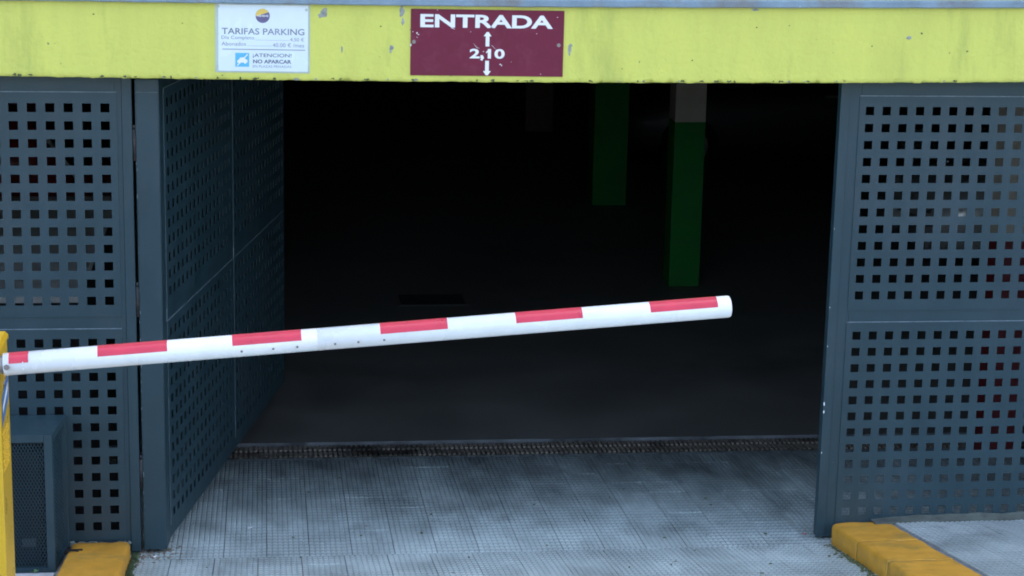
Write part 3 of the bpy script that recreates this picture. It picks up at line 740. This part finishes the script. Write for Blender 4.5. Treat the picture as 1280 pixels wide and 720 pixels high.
# ------------------------------------------------------------------ meshed cage by the left gate
cg = thing('vent_cage', 'blue grey metal cage with expanded mesh sides standing against left gate', 'cage', (-.5, -.18, -.095))
X0, X1 = -.26, .259-.02; Y0, Y1 = -.16, .155; H = .549+.095
X1 = -.241+.5; X0 = -.32
F = .034
box('top_plate', X0, X1, Y0, Y1, H-.004, H, M['gate'], cg, .001)
for (a, b) in ((X0, X0+.03), (X1-F, X1)):
    for (c, e) in ((Y0, Y0+.03), (Y1-.03, Y1)): box('leg', a, b, c, e, 0, H-.0042, M['gate'], cg, .0015)
for z0, z1 in ((.0, .02), (H-.034, H-.0044)):
    box('front_rail', X0+.031, X1-F-.001, Y0+.0008, Y0+.028, z0, z1, M['gate'], cg, .001)
    box('side_rail', X1-.028, X1-.0008, Y0+.031, Y1-.031, z0, z1, M['gate'], cg, .001)
def expanded(w, h, cw, ch, t=.0022, dep=.006):
    """expanded metal: diamond strands"""
    bm = bmesh.new(); nx = int(w/cw)+1; nz = int(h/ch)+1
    def strand(p, q):
        dd = (q-p); n_ = Vector((-dd.z, 0, dd.x)).normalized()*t/2
        c = [p+n_, q+n_, q-n_, p-n_]
        a = [bm.verts.new(v) for v in c]; b = [bm.verts.new(v+Vector((0, dep, 0))) for v in c]
        bm.faces.new(a); bm.faces.new(b[::-1])
        for i in range(4): bm.faces.new((a[i], a[(i+1) % 4], b[(i+1) % 4], b[i]))
    for i in range(nx):
        for j in range(nz):
            x, z = i*cw, j*ch
            for (dx, dz) in ((.5, .5), (.5, -.5)):
                for s in (0, 1):
                    p = Vector((x+ (0 if s == 0 else cw/2), 0, z + (0 if s == 0 else (ch/2 if dz > 0 else -ch/2)) )); 
                    q = p+Vector((cw/2*1, 0, ch*dz if s == 0 else -ch*dz))
                    p.x = min(max(p.x, 0), w); q.x = min(max(q.x, 0), w); p.z = min(max(p.z, 0), h); q.z = min(max(q.z, 0), h)
                    if (q-p).length > .002: strand(p, q)
    bmesh.ops.recalc_face_normals(bm, faces=bm.faces)
    me = bpy.data.meshes.new('expanded_mesh'); bm.to_mesh(me); bm.free(); me.materials.append(M['gate']); return me
o = link('expanded_mesh', expanded(X1-F-X0-.031, H-.056, .0145, .028, t=.0030), None, cg); o.location = (X0+.031, Y0+.014, .021)
o = link('side_mesh', expanded(Y1-Y0-.062, H-.056, .030, .020, t=.0055), None, cg); o.location = (X1-.014, Y0+.031, .021); o.rotation_euler = (0, 0, R(90))
# the cage stands a little out of square: its right side splays back
def splay(par):
    for c in par.children:
        if c.type == 'MESH' and c.name.split('.')[0] != 'side_mesh' and c.name.split('.')[0] != 'expanded_mesh':
            for v in c.data.vertices: v.co.x += .112*(v.co.y-Y0)*(1 if v.co.x > 0 else .3)
# machine inside
box('inner_unit', X0+.02, X1-.075, Y0+.07, Y1-.03, .0, H-.1, M['black'], cg, .01)
for c_ in cg.children:
    if c_.name.startswith('side_mesh'): c_.rotation_euler = (0, 0, R(90)-.112)
splay(cg)
box('inner_label', X1-.15, X1-.09, Y0+.066, Y0+.0695, .10, .14, M['bumper'], cg)

# ------------------------------------------------------------------ small growth and litter
def leafy(name, label, cat, x, y, z, n, s, spread=1.):
    t = thing(name, label, cat, (x, y, z))
    for i in range(n):
        a = 2*math.pi*i/n+rng.uniform(-.3, .3); L_ = s*rng.uniform(.8, 1.2); el = rng.uniform(.5, .9)
        dr_ = Vector((math.cos(a)*math.cos(el)*spread, math.sin(a)*math.cos(el)*.6, math.sin(el))); sd_ = Vector((-math.sin(a), math.cos(a), 0))*.5+Vector((0, 0, .2))
        bm = bmesh.new(); prev = None
        for k in range(6):
            u = k/5; w_ = math.sin(math.pi*min(1, u*.95+.03))*L_*.26; c = dr_*L_*u - Vector((0, 0, 1))*L_*.35*u*u + Vector((0, 0, s*.25))
            a_, b_, m_ = bm.verts.new(c+sd_*w_), bm.verts.new(c-sd_*w_), bm.verts.new(c-Vector((0, 0, w_*.3)))
            if prev: bm.faces.new((prev[0], prev[1], m_, a_)); bm.faces.new((prev[1], prev[2], b_, m_))
            prev = (a_, m_, b_)
        bm_obj('leaf', bm, M['leaf'], t)
    cyl('stem', (0, 0, -.003), (0, 0, s*.3), .0012, M['leaf'], t, 6)
    return t
leafy('seedling', 'small green seedling at the foot of the meshed cage', 'plant', -.333, -.372, ZPL+.004, 4, .036)
leafy('weed', 'tiny weed in the corner between left kerb and gate leaf', 'weed', .098, -.085, zr(-.085)-.002, 6, .024)
# moss and grit gathered at the corner, one heap nobody could count
def grit(name, label, m, n, fx, size, seed):
    rg = random.Random(seed); bm = bmesh.new()
    for i in range(n):
        x, y, z = fx(rg); s = size*rg.uniform(.4, 1.4)
        q = bmesh.ops.create_icosphere(bm, subdivisions=1, radius=s)['verts']; sc = Vector((rg.uniform(.7, 1.6), rg.uniform(.7, 1.6), rg.uniform(.3, .8)))
        for v in q: v.co = Vector((v.co.x*sc.x, v.co.y*sc.y, v.co.z*sc.z))+Vector((x, y, z+s*.2))
    o = bm_obj(name, bm, m); o['kind'] = 'stuff'; o['label'] = label; o['category'] = 'debris' ; return o
def corner(rg):
    y = min(.35, rg.gauss(.03, .09)); x = .10+abs(rg.gauss(0, .09)); return x, y, zr(y)
def alongkerb(rg):
    y = rg.uniform(-.9, .0); return .078+abs(rg.gauss(0, .012)), y, zr(y)
def rightkerb(rg):
    y = rg.uniform(-1.2, -.1); return 3.40-abs(rg.gauss(0, .018)), y, zr(y)
def drainside(rg):
    y = DR0-abs(rg.gauss(0, .02)); return rg.uniform(.4, 3.9), y, zr(y)
grit('moss', 'dark moss in the gap along the left kerb', M['moss'], 260, alongkerb, .008, 1)
grit('grit', 'dirt and dry leaf crumbs swept under the leaf hinge', M['litter'], 170, corner, .006, 2)
grit('grime', 'dark dirt along the foot of the right kerb', M['mould'], 240, rightkerb, .006, 3)
grit('silt', 'brown silt and crumbs along the near drain edge', mat('silt', (.06, .055, .045), .9, var=.4, scale=60), 260, drainside, .006, 4)
def scatter(rg):
    y = rg.uniform(-.8, 1.7); return rg.uniform(.3, 3.9), y, zr(y)
grit('crumbs', 'small dark crumbs scattered over the ribbed ramp', M['mould'], 70, scatter, .0055, 5)
def litter(label, x, y, m, pts, s, cat='litter', name='litter', rz=0):
    bm = bmesh.new(); vs = [bm.verts.new((a*s, b*s, c*s)) for a, b, c in pts]; n = len(vs)
    c = bm.verts.new((0, 0, .5*s))
    for i in range(n): bm.faces.new((vs[i], vs[(i+1) % n], c))
    o = bm_obj(name, bm, m); o.location = (x, y, zr(y)+.003); o.rotation_euler.z = rz; o['label'] = label; o['category'] = cat
crum = [(-1, -.5, .1), (-.2, -.8, .5), (.8, -.4, .1), (1.1, .3, .6), (.2, .7, .2), (-.8, .6, .5)]
litter('tiny pink wrapper on the ramp near the right gate foot', 3.314, .07, M['pink'], crum, .012)
litter('small white scrap on the ramp beside the open leaf', .62, .37, M['white'], crum, .012, rz=.5)
litter('bright foil crumb in the corner under the leaf hinge', .185, -.07, M['white'], crum, .010, rz=1)

# ------------------------------------------------------------------ parked cars
def car(label, loc, rz, paint, group=None, panel=False):
    t = thing('parked_car', label, 'car', loc, rz, group)
    # stations along the length: x, half width, z low, z belt
    st = [(.0, .62, .32, .56), (.06, .74, .24, .64), (.35, .81, .20, .74), (.95, .84, .19, .86), (1.6, .85, .19, .92), (2.6, .85, .19, .94), (3.3, .84, .20, .95), (3.75, .80, .24, .92), (3.85, .70, .34, .84)]
    def loft(rings, name, m, par, sm=True):
        bm = bmesh.new(); prev = None
        for r_ in rings:
            vs = [bm.verts.new(v) for v in r_]
            if prev:
                for q in range(len(vs)): bm.faces.new((prev[q], prev[(q+1) % len(vs)], vs[(q+1) % len(vs)], vs[q]))
            else: bm.faces.new(vs)
            prev = vs
        bm.faces.new(prev[::-1])
        return bm_obj(name, bm, m, par, smooth=sm)
    rings = []
    for x, w_, a, b in st:
        h_ = b-a
        rings.append([(x, -w_*.9, a), (x, -w_, a+h_*.2), (x, -w_*1.0, a+h_*.6), (x, -w_*.96, b-.04), (x, -w_*.86, b), (x, 0, b+.025), (x, w_*.86, b), (x, w_*.96, b-.04), (x, w_, a+h_*.6), (x, w_, a+h_*.2), (x, w_*.9, a)])
    body = loft(rings, 'body', paint, t)
    cab_ = [(1.05, .70, .90, .93), (1.65, .64, .92, 1.32), (2.1, .62, .93, 1.43), (3.0, .62, .93, 1.43), (3.5, .64, .93, 1.30), (3.75, .66, .90, .95)]
    rings = []
    for x, w_, a, b in cab_:
        k = .80*1.0
        rings.append([(x, -.80, a-.02), (x, -w_, b-.05), (x, -w_*.85, b), (x, 0, b+.02), (x, w_*.85, b), (x, w_, b-.05), (x, .80, a-.02)])
    roof = loft(rings, 'cabin', paint, t)
    def quad(name, pts, m, par, th_=.006):
        bm = bmesh.new(); a = [bm.verts.new(p) for p in pts]; f = bm.faces.new(a); f.normal_update(); n_ = f.normal*th_
        b = [bm.verts.new(Vector(p)+n_) for p in pts]; bm.faces.new(b[::-1])
        for i in range(len(a)): bm.faces.new((a[i], a[(i+1) % len(a)], b[(i+1) % len(a)], b[i]))
        return bm_obj(name, bm, m, par)
    quad('windscreen', [(1.12, -.64, .965), (1.12, .64, .965), (1.64, .55, 1.325), (1.64, -.55, 1.325)], M['car_glass'], t, -.012)
    quad('rear_window', [(3.545, -.56, 1.26), (3.545, .56, 1.26), (3.745, .62, 1.0), (3.745, -.62, 1.0)], M['car_glass'], t, .02)
    for s in (-1, 1):
        for (xa, xb) in (((1.72, 2.0),) if panel else ((1.72, 2.35), (2.42, 3.1))):
            pts = [(xa-(.35 if xa < 2 else 0), s*.795, .965), (xb, s*.795, .965), (xb, s*.655, 1.34), (xa+.05, s*.655, 1.34)]
            quad('side_window', pts, M['car_glass'], t, .008 if s > 0 else -.008)
        quad('door_handle', [(2.15, s*.862, .80), (2.30, s*.862, .80), (2.30, s*.862, .825), (2.15, s*.862, .825)], M['bumper'], t, .01*s)
        quad('headlight', [(-.005, s*.62, .52), (-.005, s*.36, .50), (.05, s*.36, .63), (.09, s*.66, .64)], M['lamp_clear'], t, .02)
        quad('tail_lamp', [(3.86, s*.66, .62), (3.86, s*.50, .62), (3.84, s*.50, .86), (3.80, s*.68, .86)], M['lamp_red'], t, .02)
        m_ = bmesh.new(); add_box(m_, 1.35, 1.5, s*.86 if s > 0 else -1.0, 1.0 if s > 0 else -.86, .93, 1.04, .02); bm_obj('mirror', m_, paint, t)
        for x in (.75, 3.15):
            wh = cyl('wheel', (x, s*.66, .30), (x, s*.865, .30), .30, M['rubber'], t, 28)
            cyl('rim', (x, s*.86, .30), (x, s*.875, .30), .19, M['lamp_clear'], wh, 16)
    bm = bmesh.new(); add_box(bm, -.05, .12, -.70, .70, .22, .44, .04); bm_obj('front_bumper', bm, M['bumper'], t)
    bm = bmesh.new(); add_box(bm, 3.74, 3.93, -.74, .74, .26, .50, .04); bm_obj('rear_bumper', bm, M['bumper'], t)
    box('number_plate', -.058, -.05, -.24, .24, .34, .43, M['white'], t)
    return t
car('dark red parked van glimpsed through the holes of the left gate', (-.22-3.93*1.24, 4.5, ZI), 0, M['car_red'], panel=True).scale = (1.24, 1.24, 1.24)
car('silver grey parked car glimpsed through the upper holes of right gate', (5.95, 6.9, ZI), 0, M['car_silver'])
car('dark parked car barely visible between the two green pillars', (4.25, 11.9, ZI), 0, M['car_dark'])
car('dark parked car barely visible near the right gate jamb', (6.1, 15.0, ZI), 0, M['car_dark'])

# low block behind the left gate
bl = thing('concrete_plinth', 'low grey topped plinth inside the garage, glimpsed through holes of left gate', 'plinth', (-1.5, 2.0, ZI))
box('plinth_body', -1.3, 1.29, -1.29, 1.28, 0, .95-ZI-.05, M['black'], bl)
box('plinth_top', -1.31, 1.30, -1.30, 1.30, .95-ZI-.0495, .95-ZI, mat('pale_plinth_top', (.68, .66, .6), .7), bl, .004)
box('dark_filler', -1.3, 1.50, -1.84, -1.2906, 0, .30, M['black'], bl)  # black box added to darken the view through the lowest left holes
